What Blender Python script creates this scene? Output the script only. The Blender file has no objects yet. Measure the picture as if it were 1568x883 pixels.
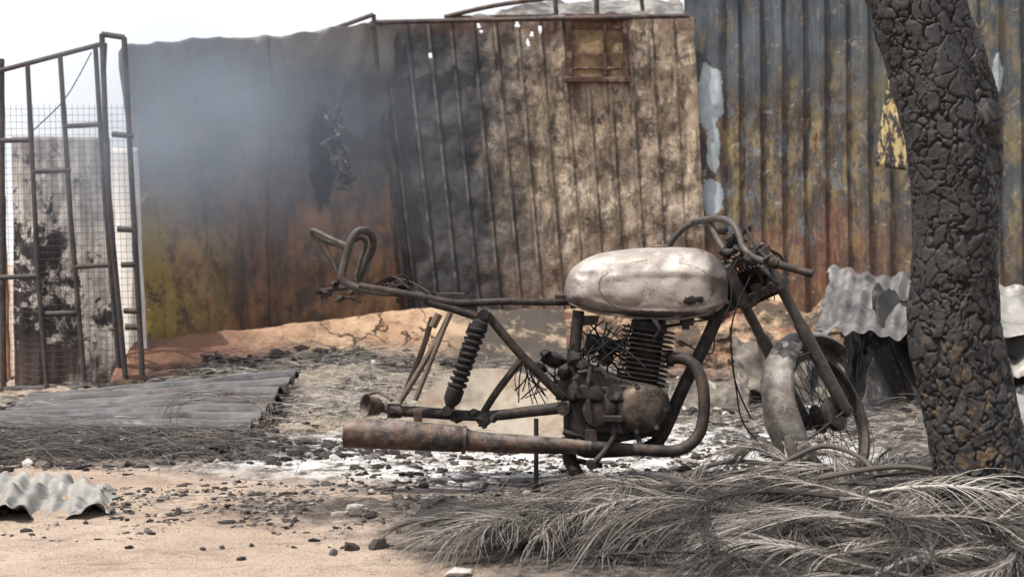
import bpy, math, random
from mathutils import Vector, Matrix, noise
random.seed(7)
R=random.random
def U(a,b): return a+(b-a)*R()
FP=1568*50/36; H=0.8
def W(px,py,d): return Vector(((px-784)/FP*d, d, H-(py-400)/FP*d))
def fb(x,y,z=0,o=3): return noise.fractal(Vector((x,y,z)),1.0,2.0,o)
def lerp(a,b,t): return a+(b-a)*t
def sm(t): t=max(0,min(1,t)); return t*t*(3-2*t)
def interp(tab,x):
    if x<=tab[0][0]: return tab[0][1]
    for (a,b),(c,d) in zip(tab,tab[1:]):
        if x<=c: return lerp(b,d,(x-a)/(c-a))
    return tab[-1][1]

# ------------------------------------------------------------ materials
class M:
    def __init__(s,name,rough=.85,metal=0.0,spec=.3):
        s.m=bpy.data.materials.new(name); s.m.use_nodes=True; s.nt=s.m.node_tree
        s.b=s.nt.nodes['Principled BSDF']; s.b.inputs['Roughness'].default_value=rough
        s.b.inputs['Metallic'].default_value=metal; s.b.inputs['Specular IOR Level'].default_value=spec
        s.co=s.n('ShaderNodeTexCoord').outputs['Object']
    def n(s,t,**k):
        x=s.nt.nodes.new(t)
        for a,b in k.items(): setattr(x,a,b)
        return x
    def put(s,sock,v):
        if isinstance(v,bpy.types.NodeSocket): s.nt.links.new(v,sock)
        elif isinstance(v,(tuple,list)) and len(v)==3 and sock.type=='RGBA': sock.default_value=(*v,1)
        else: sock.default_value=v
    def vec(s,sx,sy,sz,off=(0,0,0)):
        x=s.n('ShaderNodeMapping'); s.put(x.inputs['Vector'],s.co); x.inputs['Scale'].default_value=(sx,sy,sz); x.inputs['Location'].default_value=off
        return x.outputs[0]
    def noise(s,sc,det=6,rg=.6,dist=0,v=None):
        x=s.n('ShaderNodeTexNoise'); s.put(x.inputs['Vector'],v or s.co); x.inputs['Scale'].default_value=sc
        x.inputs['Detail'].default_value=min(det,6); x.inputs['Roughness'].default_value=rg; x.inputs['Distortion'].default_value=dist
        return x.outputs['Fac']
    def vor(s,sc,feat='DISTANCE_TO_EDGE',v=None):
        x=s.n('ShaderNodeTexVoronoi',feature=feat); s.put(x.inputs['Vector'],v or s.co); x.inputs['Scale'].default_value=sc
        return x.outputs['Distance']
    def mr(s,v,a,b,c=0,d=1):
        x=s.n('ShaderNodeMapRange'); s.put(x.inputs[0],v)
        for i,q in enumerate((a,b,c,d)): x.inputs[i+1].default_value=q
        return x.outputs[0]
    def ma(s,op,a,b=0.0):
        x=s.n('ShaderNodeMath',operation=op); s.put(x.inputs[0],a); s.put(x.inputs[1],b); return x.outputs[0]
    def mix(s,f,a,b,mode='MIX'):
        x=s.n('ShaderNodeMix',data_type='RGBA',blend_type=mode); s.put(x.inputs[0],f); s.put(x.inputs[6],a); s.put(x.inputs[7],b); return x.outputs[2]
    def ramp(s,f,st):
        x=s.n('ShaderNodeValToRGB'); s.put(x.inputs[0],f); e=x.color_ramp.elements
        while len(e)<len(st): e.new(.5)
        for q,(p,c) in zip(e,st): q.position=p; q.color=(*c,1)
        return x.outputs[0]
    def xyz(s,sock=None):
        x=s.n('ShaderNodeSeparateXYZ'); s.put(x.inputs[0],sock or s.co); return x.outputs
    def up(s,a,b):
        g=s.n('ShaderNodeNewGeometry'); return s.mr(s.xyz(g.outputs['Normal'])[2],a,b)
    def blob(s,c,r,k=.6,sc=6):
        v=s.n('ShaderNodeVectorMath',operation='SUBTRACT'); s.put(v.inputs[0],s.co); v.inputs[1].default_value=c
        w=s.n('ShaderNodeVectorMath',operation='DIVIDE'); s.put(w.inputs[0],v.outputs[0]); w.inputs[1].default_value=r
        l=s.n('ShaderNodeVectorMath',operation='LENGTH'); s.put(l.inputs[0],w.outputs[0])
        q=s.ma('ADD',l.outputs['Value'],s.ma('MULTIPLY',s.ma('SUBTRACT',s.noise(sc,6,.72),.5),k*2))
        return q
    def attr(s,n):
        x=s.n('ShaderNodeAttribute'); x.attribute_name=n; return x.outputs['Fac']
    def out(s,col,rough=None,bump=None,bs=.3,bd=.01):
        s.put(s.b.inputs['Base Color'],col)
        if rough is not None: s.put(s.b.inputs['Roughness'],rough)
        if bump is not None:
            x=s.n('ShaderNodeBump'); x.inputs['Strength'].default_value=bs; x.inputs['Distance'].default_value=bd
            s.put(x.inputs['Height'],bump); s.nt.links.new(x.outputs[0],s.b.inputs['Normal'])
        return s.m

def burnt(name,base,rust,ash,rustk=.5,ashk=.35,metal=.3,rough=.7,sc=14,dust=.5):
    m=M(name,rough,metal)
    c=m.mix(m.mr(m.noise(sc,6,.7),.56-rustk*.25,.68-rustk*.2),base,rust)
    n2=m.noise(sc*2.7,6,.75,.5)
    c=m.mix(m.mr(n2,.5,.75,0,ashk),c,ash)
    c=m.mix(m.ma('MULTIPLY',m.up(.3,.95),m.mr(m.noise(sc*1.7,4,.7),.35,.6,0,dust)),c,ash)
    c=m.mix(m.mr(m.noise(sc*.6,4,.6,0,m.vec(1,1,1,(5,3,1))),.52,.72,0,.75),c,tuple(x*.35 for x in base))
    return m.out(c,m.mr(n2,.3,.7,rough-.2,rough+.2),m.noise(sc*8,4,.7),.45,.005)

# ------------------------------------------------------------ mesh builder
class MB:
    def __init__(s): s.v=[]; s.f=[]; s.sh=[]; s.cur=.5
    def add(s,vs,fs):
        o=len(s.v); s.v+= [Vector(a) for a in vs]; s.f+=[tuple(i+o for i in f) for f in fs]; s.sh+=[s.cur]*len(vs)
    def tube(s,pts,r,seg=12,sub=6,caps=True,flat=1.0,smooth=True,jit=0):
        pts=[Vector(p) for p in pts]; n=len(pts)
        rr=list(r) if isinstance(r,(list,tuple)) else [r]*n
        P=[];Q=[]
        if smooth and n>2:
            for i in range(n-1):
                p0=pts[max(i-1,0)];p1=pts[i];p2=pts[i+1];p3=pts[min(i+2,n-1)]
                for k in range(sub):
                    t=k/sub
                    P.append(.5*((2*p1)+(p2-p0)*t+(2*p0-5*p1+4*p2-p3)*t*t+(3*p1-p0-3*p2+p3)*t**3)); Q.append(lerp(rr[i],rr[i+1],t))
            P.append(pts[-1]);Q.append(rr[-1])
        else: P=pts;Q=rr
        T=[(P[min(i+1,len(P)-1)]-P[max(i-1,0)]).normalized() for i in range(len(P))]
        a=Vector((0,1,0)) if abs(T[0].y)<.9 else Vector((0,0,1))
        N=(a-T[0]*a.dot(T[0])).normalized(); vs=[];fs=[]
        for i,p in enumerate(P):
            N=(N-T[i]*N.dot(T[i])); N=N.normalized() if N.length>1e-6 else Vector((0,0,1)); B=T[i].cross(N)
            for k in range(seg):
                an=2*math.pi*k/seg; q=Q[i]*(1+(jit*(R()-.5) if jit else 0))
                vs.append(p+(N*math.cos(an)*flat+B*math.sin(an))*q)
        for i in range(len(P)-1):
            for k in range(seg):
                k2=(k+1)%seg; fs.append((i*seg+k,i*seg+k2,(i+1)*seg+k2,(i+1)*seg+k))
        if caps: fs.append(tuple(range(seg))[::-1]); fs.append(tuple((len(P)-1)*seg+k for k in range(seg)))
        s.add(vs,fs)
    def box(s,c,sz,rot=None,jit=0):
        c=Vector(c); vs=[]
        for x in(-1,1):
            for y in(-1,1):
                for z in(-1,1):
                    v=Vector((x*sz[0]/2,y*sz[1]/2,z*sz[2]/2))
                    if jit: v+=Vector((U(-1,1)*sz[0],U(-1,1)*sz[1],U(-1,1)*sz[2]))*jit
                    if rot: v=rot@v
                    vs.append(c+v)
        s.add(vs,[(0,1,3,2),(4,6,7,5),(0,4,5,1),(2,3,7,6),(0,2,6,4),(1,5,7,3)])
    def rock(s,c,sz,rot,jit=.35):
        c=Vector(c); vs=[]
        base=[(0,0,1),(.9,0,.45),(.28,.86,.45),(-.73,.53,.45),(-.73,-.53,.45),(.28,-.86,.45),(.73,.53,-.45),(-.28,.86,-.45),(-.9,0,-.45),(-.28,-.86,-.45),(.73,-.53,-.45),(0,0,-1)]
        for q in base:
            v=Vector((q[0]*sz[0]/2,q[1]*sz[1]/2,q[2]*sz[2]/2))*(1+U(-jit,jit)); vs.append(c+rot@v)
        s.add(vs,[(0,1,2),(0,2,3),(0,3,4),(0,4,5),(0,5,1),(1,6,2),(2,7,3),(3,8,4),(4,9,5),(5,10,1),(6,7,2),(7,8,3),(8,9,4),(9,10,5),(10,6,1),(11,7,6),(11,8,7),(11,9,8),(11,10,9),(11,6,10)])
    def rev(s,c,ax,prof,seg=32,cap=True,sq=0,up=None):
        c=Vector(c);ax=Vector(ax).normalized();a=Vector(up) if up else (Vector((0,0,1)) if abs(ax.z)<.9 else Vector((1,0,0)))
        N=(a-ax*a.dot(ax)).normalized();B=ax.cross(N);vs=[];fs=[]
        for (h,r) in prof:
            for k in range(seg):
                an=2*math.pi*k/seg; q=r
                if sq: q=r/((abs(math.cos(an))**sq+abs(math.sin(an))**sq)**(1/sq))
                vs.append(c+ax*h+(N*math.cos(an)+B*math.sin(an))*q)
        for i in range(len(prof)-1):
            for k in range(seg):
                k2=(k+1)%seg; fs.append((i*seg+k,i*seg+k2,(i+1)*seg+k2,(i+1)*seg+k))
        if cap: fs.append(tuple(range(seg))[::-1]); fs.append(tuple((len(prof)-1)*seg+k for k in range(seg)))
        s.add(vs,fs)
    def grid(s,fn,nx,ny,hole=None):
        vs=[fn(i/nx,j/ny) for j in range(ny+1) for i in range(nx+1)]
        fs=[]
        for j in range(ny):
            for i in range(nx):
                if hole and hole((i+.5)/nx,(j+.5)/ny): continue
                a=j*(nx+1)+i; fs.append((a,a+1,a+nx+2,a+nx+1))
        s.add(vs,fs)
    def ribbon(s,P,w,nrm):
        vs=[];n=len(P)
        for i,p in enumerate(P):
            t=(P[min(i+1,n-1)]-P[max(i-1,0)]); b=t.cross(nrm); b=b.normalized() if b.length>1e-8 else Vector((1,0,0))
            q=w*(1-.85*(i/(n-1))); vs+=[p-b*q,p+b*q]
        s.add(vs,[(2*i,2*i+1,2*i+3,2*i+2) for i in range(n-1)])
    def extr(s,pts,y0,y1):
        n=len(pts); s.add([Vector((p.x,y0,p.z)) for p in pts]+[Vector((p.x,y1,p.z)) for p in pts],
            [tuple(range(n)),tuple(range(2*n-1,n-1,-1))]+[(i,i+n,(i+1)%n+n,(i+1)%n) for i in range(n)])
    def build(s,name,mat,par=None,smooth=True,solid=0,bevel=0,subd=0,shade=False):
        me=bpy.data.meshes.new(name); me.from_pydata([tuple(v) for v in s.v],[],s.f); me.update()
        if shade:
            a=me.attributes.new('shade','FLOAT','POINT'); a.data.foreach_set('value',s.sh)
        ob=bpy.data.objects.new(name,me); bpy.context.collection.objects.link(ob)
        me.materials.append(mat)
        if smooth:
            me.polygons.foreach_set('use_smooth',[True]*len(me.polygons))
            if smooth!='full': 
                try: me.set_sharp_from_angle(angle=math.radians(40))
                except Exception: pass
        if bevel:
            b=ob.modifiers.new('b','BEVEL'); b.width=bevel; b.segments=2
        if solid:
            b=ob.modifiers.new('so','SOLIDIFY'); b.thickness=solid; b.offset=0
        if par: ob.parent=par
        return ob
def empty(name,loc=(0,0,0)):
    e=bpy.data.objects.new(name,None); bpy.context.collection.objects.link(e); return e

# ------------------------------------------------------------ ground
def gh(x,y):
    h=.012*fb(x*1.3,y*1.3,0)+.006*fb(x*6,y*6,3)
    h+= .10*math.exp(-((x+1.0)/1.0)**2-((y-8.6)/.7)**2)*(1+.5*fb(x*4,y*4,8,4))
    h+= .10*math.exp(-((x+0.1)/1.2)**2-((y-8.9)/.6)**2)*(1+.5*fb(x*4,y*4,9,4))
    h+= .13*math.exp(-((x+1.5)/.75)**2-((y-9.2)/.3)**2)*(1+.9*fb(x*6,y*6,12,4))
    h+= .05*math.exp(-((x-2.0)/1.0)**2-((y-8.0)/1.0)**2)
    h+= .035*math.exp(-((x+.45)/.55)**2-((y-4.55)/.22)**2)*(.6+fb(x*5,y*5,2,4))
    h+= .05*math.exp(-((x+1.9)/.8)**2-((y-6.0)/.22)**2)*(.8+fb(x*5,y*5,2,4))
    k=sm((y-5.2)/1)*sm((11-y)/1)
    h+= k*.022*fb(x*5,y*5,5,4)+k*.012*fb(x*16,y*16,6,3)
    return h
def warp(t,a,far):
    s=1 if t>=0 else -1; t=abs(t)
    return s*(t*a*1.25 if t<.8 else a+ (far-a)*((t-.8)/.2)**3)
g=MB()
NX,NY=480,480
def gf(u,v):
    x=warp(2*u-1,4.2,400); y=6.5+warp(2*v-1,4.4,400)
    return Vector((x,y,gh(x,y) if abs(x)<12 and abs(y)<20 else 0))
g.grid(gf,NX,NY)
m=M('ground_sand_ash',.95,0,.1)
sand=m.mix(m.mr(m.noise(1.6,6,.65),.35,.65),(.41,.31,.235),(.55,.44,.35))
sand=m.mix(m.mr(m.noise(22,5,.7),.5,.7,0,.5),sand,(.30,.23,.18))
sand=m.mix(m.mr(m.noise(4,6,.78,.6,m.vec(1,2.2,1)),.52,.66,0,.6),sand,(.20,.165,.14))
sand=m.mix(m.mr(m.noise(90,2,.6),.60,.68,0,.7),sand,(.09,.075,.065))
an=m.noise(8,6,.80,.3)
ashc=m.ramp(an,[(.34,(.03,.028,.027)),(.42,(.16,.15,.14)),(.47,(.48,.46,.44)),(.55,(.78,.76,.74))])
asho=m.ramp(an,[(.34,(.025,.022,.02)),(.46,(.09,.08,.072)),(.52,(.24,.21,.18)),(.62,(.46,.42,.37))])
ashc=m.mix(m.mr(m.blob((.15,6.0,0),(1.4,1.05,3),.35,2.6),1.15,.75),asho,ashc)
ashc=m.mix(m.mr(m.noise(55,4,.8),.56,.68,0,.5),ashc,(.14,.13,.12))
amask=m.ma('MAXIMUM',m.mr(m.blob((.35,6.5,0),(2.2,1.6,3),.4,2.2),1.12,.85),m.mr(m.blob((-1.0,8.2,0),(2.4,1.0,3),.4,3),1.1,.8))
col=m.mix(amask,sand,ashc)
strawc=m.ramp(m.noise(16,6,.8),[(.3,(.04,.03,.025)),(.48,(.28,.23,.17)),(.62,(.54,.47,.37))])
col=m.mix(m.mr(m.blob((-.9,7.7,0),(1.3,1.1,3),.4,5),1.1,.8),col,strawc)
so=lambda c,r,k,sc,a=1.0,b=.6,t=.85: m.mr(m.blob(c,r,k,sc),a,b,0,t)
soot=so((1.2,4.3,0),(1.6,1.0,3),.3,4,1.1,.9,.95)
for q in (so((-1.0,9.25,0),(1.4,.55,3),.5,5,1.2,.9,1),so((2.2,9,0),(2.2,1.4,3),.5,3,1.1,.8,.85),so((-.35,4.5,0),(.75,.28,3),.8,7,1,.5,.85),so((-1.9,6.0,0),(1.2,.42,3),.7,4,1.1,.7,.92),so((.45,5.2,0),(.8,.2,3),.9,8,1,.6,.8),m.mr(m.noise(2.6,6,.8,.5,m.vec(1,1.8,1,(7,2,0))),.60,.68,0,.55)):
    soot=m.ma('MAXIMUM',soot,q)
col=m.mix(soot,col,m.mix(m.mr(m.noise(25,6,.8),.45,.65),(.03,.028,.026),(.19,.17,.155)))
g.build('ground',m.out(col,None,m.ma('ADD',m.noise(30,6,.78),m.noise(150,2,.7)),.8,.015),smooth='full')

# ------------------------------------------------------------ debris scatter
dm=M('debris',.9,0,.15)
dmat=dm.out(dm.mix(dm.mr(dm.noise(60,3,.7),.4,.7,0,.4),dm.ramp(dm.attr('shade'),[(0,(.015,.014,.013)),(.4,(.05,.045,.042)),(.6,(.17,.15,.135)),(.8,(.38,.35,.31)),(1,(.62,.60,.57))]),(.12,.10,.09)),None,dm.noise(120,3),.5,.004)
db=MB()
def chunk(x,y,s,shade,fl=.6):
    db.cur=shade; rot=Matrix.Rotation(U(0,6.3),3,'Z')@Matrix.Rotation(U(-.4,.4),3,'X')
    db.rock((x,y,gh(x,y)+s*fl*.15),(s*U(.7,1.9),s*U(.5,1),s*fl*U(.5,1.2)),rot)
def zone(n,cx,cy,rx,ry,s0,s1,sh,pw=2):
    for _ in range(n):
        x=random.gauss(cx,rx*.5);y=random.gauss(cy,ry*.5)
        if fb(x*3,y*3,11)<-.12: continue
        chunk(x,y,s0+(s1-s0)*R()**5,min(1,max(0,sh(R()))))
mixs=lambda r: r if R()<.4 else r*.4
zone(6000,.4,7.0,2.6,1.9,.006,.05,lambda r:1-r*.95)
zone(4500,-1.6,8.1,1.8,1.3,.008,.06,mixs)
zone(5500,-1.9,6.05,1.7,.5,.006,.07,lambda r:r if R()<.2 else r*.35)
zone(6500,-.45,4.6,1.3,.5,.003,.032,lambda r:r*.8)
zone(2600,-1.1,9.2,1.8,.6,.01,.12,lambda r:r*.6)
zone(2600,2.1,7.8,2.0,1.6,.01,.08,mixs)
zone(3400,.9,5.1,1.6,.6,.004,.045,lambda r:r*.85)
zone(3000,-.6,5.2,3,1.6,.002,.009,lambda r:r*.8)
zone(2500,.4,5.6,1.6,.6,.004,.03,mixs)
for px,py,s,sh in[(370,855,.026,.1),(340,838,.02,.2),(310,842,.022,.1),(540,840,.045,.3),(510,845,.03,.45),(450,835,.02,.1),(545,785,.045,.8),(520,795,.03,.7),(700,876,.05,.85),(610,815,.03,.3),(480,825,.02,0),(800,765,.03,.1),(420,815,.018,.1),(385,835,.02,.2),(720,800,.05,.3),(655,800,.04,.1),(575,838,.05,.4)]:
    d=H*FP/(py-400); x=(px-784)/FP*d; chunk(x,d,s*1.2,sh,.7)
db.build('charred_debris',dmat,smooth=False,shade=True)

# ------------------------------------------------------------ walls
m=M('scorched_sheet',.7,.2)
X,Y,Z=m.xyz()
big=m.noise(1.3,6,.62,.4); st=m.noise(3,6,.7,.2,m.vec(2.2,1,.5))
lo=m.mix(m.mr(big,.4,.6),(.30,.165,.085),(.15,.09,.06))
lo=m.mix(m.mr(st,.50,.64,0,.88),lo,(.055,.046,.043))
lo=m.mix(m.mr(m.noise(4.5,6,.78,.3,m.vec(1,1,.7,(4,4,4))),.49,.58,0,.82),lo,(.065,.05,.043))
lo=m.mix(m.ma('MULTIPLY',m.mr(X,-2.0,-2.5),m.mr(m.noise(3.6,6,.82),.44,.52,0,.85)),lo,(.38,.29,.085))
hi=m.mix(m.mr(m.noise(2.2,6,.65),.4,.65),(.055,.058,.065),(.12,.12,.125))
f=m.mr(m.ma('ADD',Z,m.ma('MULTIPLY',m.ma('SUBTRACT',m.noise(1.6,6,.72),.5),2.2)),1.0,1.75)
c=m.mix(f,lo,hi)
c=m.mix(m.mr(m.ma('ADD',Z,m.ma('MULTIPLY',m.noise(4,5),.3)),2.4,2.62,0,.7),c,(.28,.26,.225))
c=m.mix(m.mr(m.noise(9,6,.8,.3),.56,.72,0,.45),c,(.22,.20,.18))
c=m.mix(m.mr(m.ma('ABSOLUTE',m.ma('SUBTRACT',m.ma('FRACT',m.ma('MULTIPLY',X,.82)),.5)),.012,.004,0,.6),c,(.03,.028,.028))
c=m.mix(m.mr(m.blob((-1.48,11,1.62),(.10,3,.40),.7,7),1.05,.85),c,(.015,.015,.017))
sheetL=m.out(c,None,m.ma('ADD',m.noise(4,5,.65),m.ma('MULTIPLY',m.noise(40,3),.15)),.5,.05)
b=MB()
def wl(u,v):
    px=lerp(186,632,u); d=lerp(9.9,11.55,u)
    top=interp([(0,82),(.05,76),(.2,68),(.45,60),(.7,54),(.85,42),(1,34)],u)+3*fb(u*9,0,1)
    x=(px-784)/FP*d; zt_=H-(top-400)/FP*d; z=lerp(-.05,zt_,v)
    x+= lerp(.16,0,v)*(1-u)*1.0 + lerp(.07,-.14,v)*u
    ben=.14*sm((v-.87)/.13)*(1+2.2*fb(u*4,v*2,2))
    y=d+.13*fb(u*3,v*2.2,4,4)+.03*(1-abs(fb(u*5,v*5,5))*3)-ben+.012*(1 if abs(((u*6)%1)-.5)<.03 else 0)
    return Vector((x,y,z))
b.grid(wl,200,110)
lw=b.build('sheet_metal_wall',sheetL,smooth='full',solid=.004)
m=M('torn_metal',.75,.3)
torn=m.out(m.mix(m.mr(m.noise(14,6,.7),.5,.62),(.02,.02,.022),(.22,.20,.185)),None,m.noise(30,5),.4,.01)
b=MB()
def tr(u,v):
    p=W(lerp(508,532,1-v)+lerp(-16,16,u)*(1-.4*abs(v-.5))+16*fb(v*5,0,2),lerp(292,160,v),11.0)
    p.y+=-.05-.05*math.sin(u*3.1)+.05*fb(u*4,v*6,7); return p
b.grid(tr,24,60,lambda u,v: fb(u*3,v*7,5)<-.15)
b.build('torn_flap',torn,lw,smooth='full')
fr=burnt('rusted_frame_steel',(.05,.045,.045),(.12,.075,.055),(.28,.26,.245),.5,.4,.4)
b=MB()
b.tube([W(500,48,11.2),W(572,22,11.2)],.018,8,smooth=False);b.tube([W(500,48,11.2),W(512,72,11.2)],.014,8,smooth=False)
b.tube([W(572,22,11.2),W(578,110,11.3)],.018,8,smooth=False);b.tube([W(535,62,11.3),W(575,40,11.3)],.012,8,smooth=False)
b.tube([W(575,34,11.35),W(1055,24,11.35)],.02,8,smooth=False)
b.tube([W(680,26,12.3),W(760,8,12.3),W(850,-4,12.3)],.02,8);b.tube([W(848,-30,12.2),W(852,24,12.2)],.02,8,smooth=False)
b.tube([W(912,-60,12.2),W(914,24,12.2)],.022,8,smooth=False);b.tube([W(680,26,12.3),W(900,22,12.3)],.012,8)
b.tube([W(980,-20,12.2),W(985,24,12.2)],.018,8,smooth=False)
b.build('roof_frame',fr)

m=M('ribbed_panel_burnt',.7,.15)
X,Y,Z=m.xyz()
st=m.noise(2.6,6,.75,.3,m.vec(2.6,1,.6)); bl=m.noise(5,6,.8,.2); med=m.noise(1.8,5,.65)
dark=m.mix(m.mr(m.noise(5,6,.7),.4,.65),(.034,.035,.038),(.08,.076,.075))
beige=m.mix(m.mr(st,.43,.60),(.40,.315,.225),(.14,.105,.08))
beige=m.mix(m.mr(bl,.53,.59,0,.8),beige,(.54,.46,.36))
beige=m.mix(m.mr(m.noise(6,6,.84,.2,m.vec(1.3,1,.8,(9,2,4))),.51,.57,0,.88),beige,(.085,.068,.058))
beige=m.mix(m.mr(m.noise(26,4,.8),.56,.62,0,.65),beige,(.11,.088,.072))
beige=m.mix(m.mr(m.ma('ADD',Z,m.ma('MULTIPLY',med,.9)),1.6,1.0,0,.8),beige,(.17,.095,.065))
xf=m.ma('ADD',X,m.ma('MULTIPLY',m.ma('SUBTRACT',m.noise(2.4,6,.78),.5),1.5))
c=m.mix(m.mr(xf,-.25,.35),dark,beige)
c=m.mix(m.mr(m.ma('ADD',Z,m.ma('MULTIPLY',m.noise(2,5),.8)),2.95,3.1,0,.7),c,(.10,.06,.045))
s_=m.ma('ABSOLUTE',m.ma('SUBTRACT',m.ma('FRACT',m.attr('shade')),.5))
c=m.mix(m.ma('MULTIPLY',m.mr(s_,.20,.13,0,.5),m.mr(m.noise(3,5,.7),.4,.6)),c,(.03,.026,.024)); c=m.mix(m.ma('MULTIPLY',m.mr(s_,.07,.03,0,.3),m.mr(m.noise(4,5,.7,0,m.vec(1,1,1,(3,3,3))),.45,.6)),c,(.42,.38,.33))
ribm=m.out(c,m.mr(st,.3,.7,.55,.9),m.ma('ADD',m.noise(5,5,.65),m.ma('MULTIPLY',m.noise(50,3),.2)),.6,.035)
D3=11.5
def w3(u,v):
    xt=lerp((570-784)/FP*D3,(1062-784)/FP*D3,u); xb=lerp((632-784)/FP*D3,(1088-784)/FP*D3,u)
    top=interp([(0,34),(.3,32),(.6,28),(.9,25),(1,27)],u); ztop=H-(top-400)/FP*D3
    z=lerp(0,ztop,v); x=lerp(xb,xt,v)
    s=(u*14.5)%1
    rib=.020*sm((.13-abs(s-.5))/.06)
    y=D3-rib+.035*fb(u*4,v*3,1,4)+.020*fb(u*12,v*8,6)*(1+u)
    return Vector((x,y,z))
holes=[(.33,.985,.006,.006),(.335,.97,.006,.005),(.45,.985,.008,.006),(.492,.955,.006,.008),(.17,.9,.006,.006),(.52,.97,.006,.01),(.478,.93,.005,.01)]
b=MB(); b.grid(w3,360,140,lambda u,v:any(((u-a)/c_)**2+((v-q)/e)**2<1 for a,q,c_,e in holes))
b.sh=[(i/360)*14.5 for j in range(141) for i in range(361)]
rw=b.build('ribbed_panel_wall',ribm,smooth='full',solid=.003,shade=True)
b=MB()
b.tube([w3(0,0)+Vector((0,-.03,0)),w3(0,1)+Vector((0,-.03,0))],.022,8,smooth=False); b.build('corner_post',fr,rw)
m=M('shutter_rust',.8,.2)
shm=m.out(m.mix(m.mr(m.noise(9,6,.8),.5,.62),m.mix(m.mr(m.noise(20,6),.4,.6),(.10,.05,.038),(.055,.03,.026)),(.22,.17,.13)),None,m.noise(50,5),.4,.006)
b=MB(); a0=W(872,122,D3-.07);a1=W(958,26,D3-.07); cx=(a0.x+a1.x)/2;cz=(a0.z+a1.z)/2;w_=a1.x-a0.x;h_=a1.z-a0.z;yy=a0.y
for sx in(-1,1): b.box((cx+sx*w_/2,yy,cz),(.045,.05,h_+.03))
for sz in(-1,1): b.box((cx,yy-.004,cz+sz*h_/2),(w_+.08,.055,.045))
b.box((cx+.06,yy-.006,cz),(.02,.03,h_-.05)); b.box((cx,yy-.002,cz-.16),(w_-.05,.02,.02)); b.box((cx,yy-.002,cz+.17),(w_-.05,.02,.02))
b.build('shutter_frame',shm,rw,bevel=.006)
b=MB(); b.grid(lambda u,v:Vector((cx+(u-.5)*w_,yy+.022+.012*fb(u*4,v*4,2),cz+(v-.5)*h_)),24,24); 
m=M('shutter_panel',.8,.2)
b.build('shutter_panel',m.out(m.mix(m.mr(m.noise(6,6,.8),.42,.6),(.30,.21,.125),(.10,.065,.05)),None,m.noise(30),.4,.02),rw,smooth='full')

m=M('corrugated_painted_burnt',.65,.15)
X,Y,Z=m.xyz()
st=m.noise(2.4,6,.78,.4,m.vec(3.0,1,.6)); fl=m.noise(8,6,.8,.8); fl2=m.noise(4.2,6,.82,.3,m.vec(1.6,1,.8,(3,1,7)))
zz=m.ma('ADD',Z,m.ma('MULTIPLY',m.ma('SUBTRACT',m.noise(1.6,6,.75),.5),2.0))
top=m.mix(m.mr(st,.42,.6),(.055,.066,.077),(.10,.113,.125))
top=m.mix(m.mr(m.noise(5,6,.82,.2,m.vec(1.5,1,.7,(1,1,9))),.55,.61,0,.7),top,(.16,.13,.085))
midc=m.mix(m.mr(fl2,.46,.54),(.10,.076,.06),(.245,.185,.095))
midc=m.mix(m.mr(st,.49,.57,0,.9),midc,(.065,.062,.068))
midc=m.mix(m.mr(m.noise(7,6,.82,.2,m.vec(1,1,.8,(2,8,1))),.53,.58,0,.75),midc,(.15,.175,.205))
midc=m.mix(m.mr(m.noise(7,6,.82,.2,m.vec(1.5,1,.6,(12,8,1))),.54,.58,0,.85),midc,(.065,.045,.036))
botc=m.mix(m.mr(fl,.45,.6),(.20,.10,.065),(.085,.05,.04))
botc=m.mix(m.mr(fl2,.50,.56,0,.7),botc,(.27,.165,.09))
botc=m.mix(m.mr(st,.50,.58,0,.85),botc,(.07,.05,.045))
c=m.mix(m.mr(zz,1.2,.9),midc,botc)
c=m.mix(m.mr(zz,1.9,2.5),c,top)
c=m.mix(m.mr(X,2.6,3.4,0,.7),c,m.mix(m.mr(fl2,.47,.54),(.065,.08,.09),(.17,.14,.09)))
c=m.mix(m.mr(fl,.60,.64,0,.8),c,(.34,.32,.28))
pa=m.ma('MAXIMUM',m.mr(m.blob((1.60,11.3,2.13),(.12,4,.27),.75,7),1.02,.99),m.mr(m.blob((1.63,11.3,1.33),(.09,4,.15),.8,7),1.02,.99))
pa=m.ma('MAXIMUM',pa,m.mr(m.blob((1.64,11.3,1.72),(.05,4,.2),.9,8),1.02,.99))
pa=m.ma('MAXIMUM',pa,m.mr(m.blob((3.9,11.3,2.3),(.05,4,.16),.8,6),1.02,.99))
c=m.mix(pa,c,m.mix(m.mr(m.noise(5,5,.7),.4,.65),(.42,.48,.50),(.28,.33,.35)))
corm=m.out(c,m.mr(fl,.3,.7,.5,.85),m.ma('ADD',m.noise(6,4,.65),m.ma('MULTIPLY',m.noise(60,3),.2)),.35,.02)
def w4(u,v):
    x=lerp(1.40,5.0,u); y=11.62-.25*u; z=lerp(0,3.25+.05*fb(u*6,0),v)
    s=(x/.172)%1; tri=sm((abs(s-.5)-.14)/.16)
    if x<1.86: tri*=sm((x-1.66)/.1)
    x+=.03*(1-v)
    return Vector((x,y+.045*tri-.03+.03*fb(u*7,v*3,1,4)+.010*fb(u*24,v*9,4),z))
b=MB(); b.grid(w4,520,90); b.build('corrugated_wall',corm,smooth='full',solid=.003)
m=M('peeling_board',.8)
bm_=m.out(m.mix(m.mr(m.noise(9,6,.75,.4,m.vec(2.5,1,1)),.47,.51),(.44,.34,.16),(.035,.033,.035)),None,m.noise(30),.3,.01)
b=MB()
def hb(u,v):
    l=W(lerp(1334,1362,v),lerp(255,95,v),10.6); r=W(lerp(1392,1412,v),lerp(264,95,v),10.6); p=l.lerp(r,u); p.y+=-.12*(1-v)+.02*fb(u*3,v*4,3)-.04*sm((u-.8)/.2); return p
b.grid(hb,12,24); b.build('hanging_board',bm_,smooth='full',solid=.006)
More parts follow.
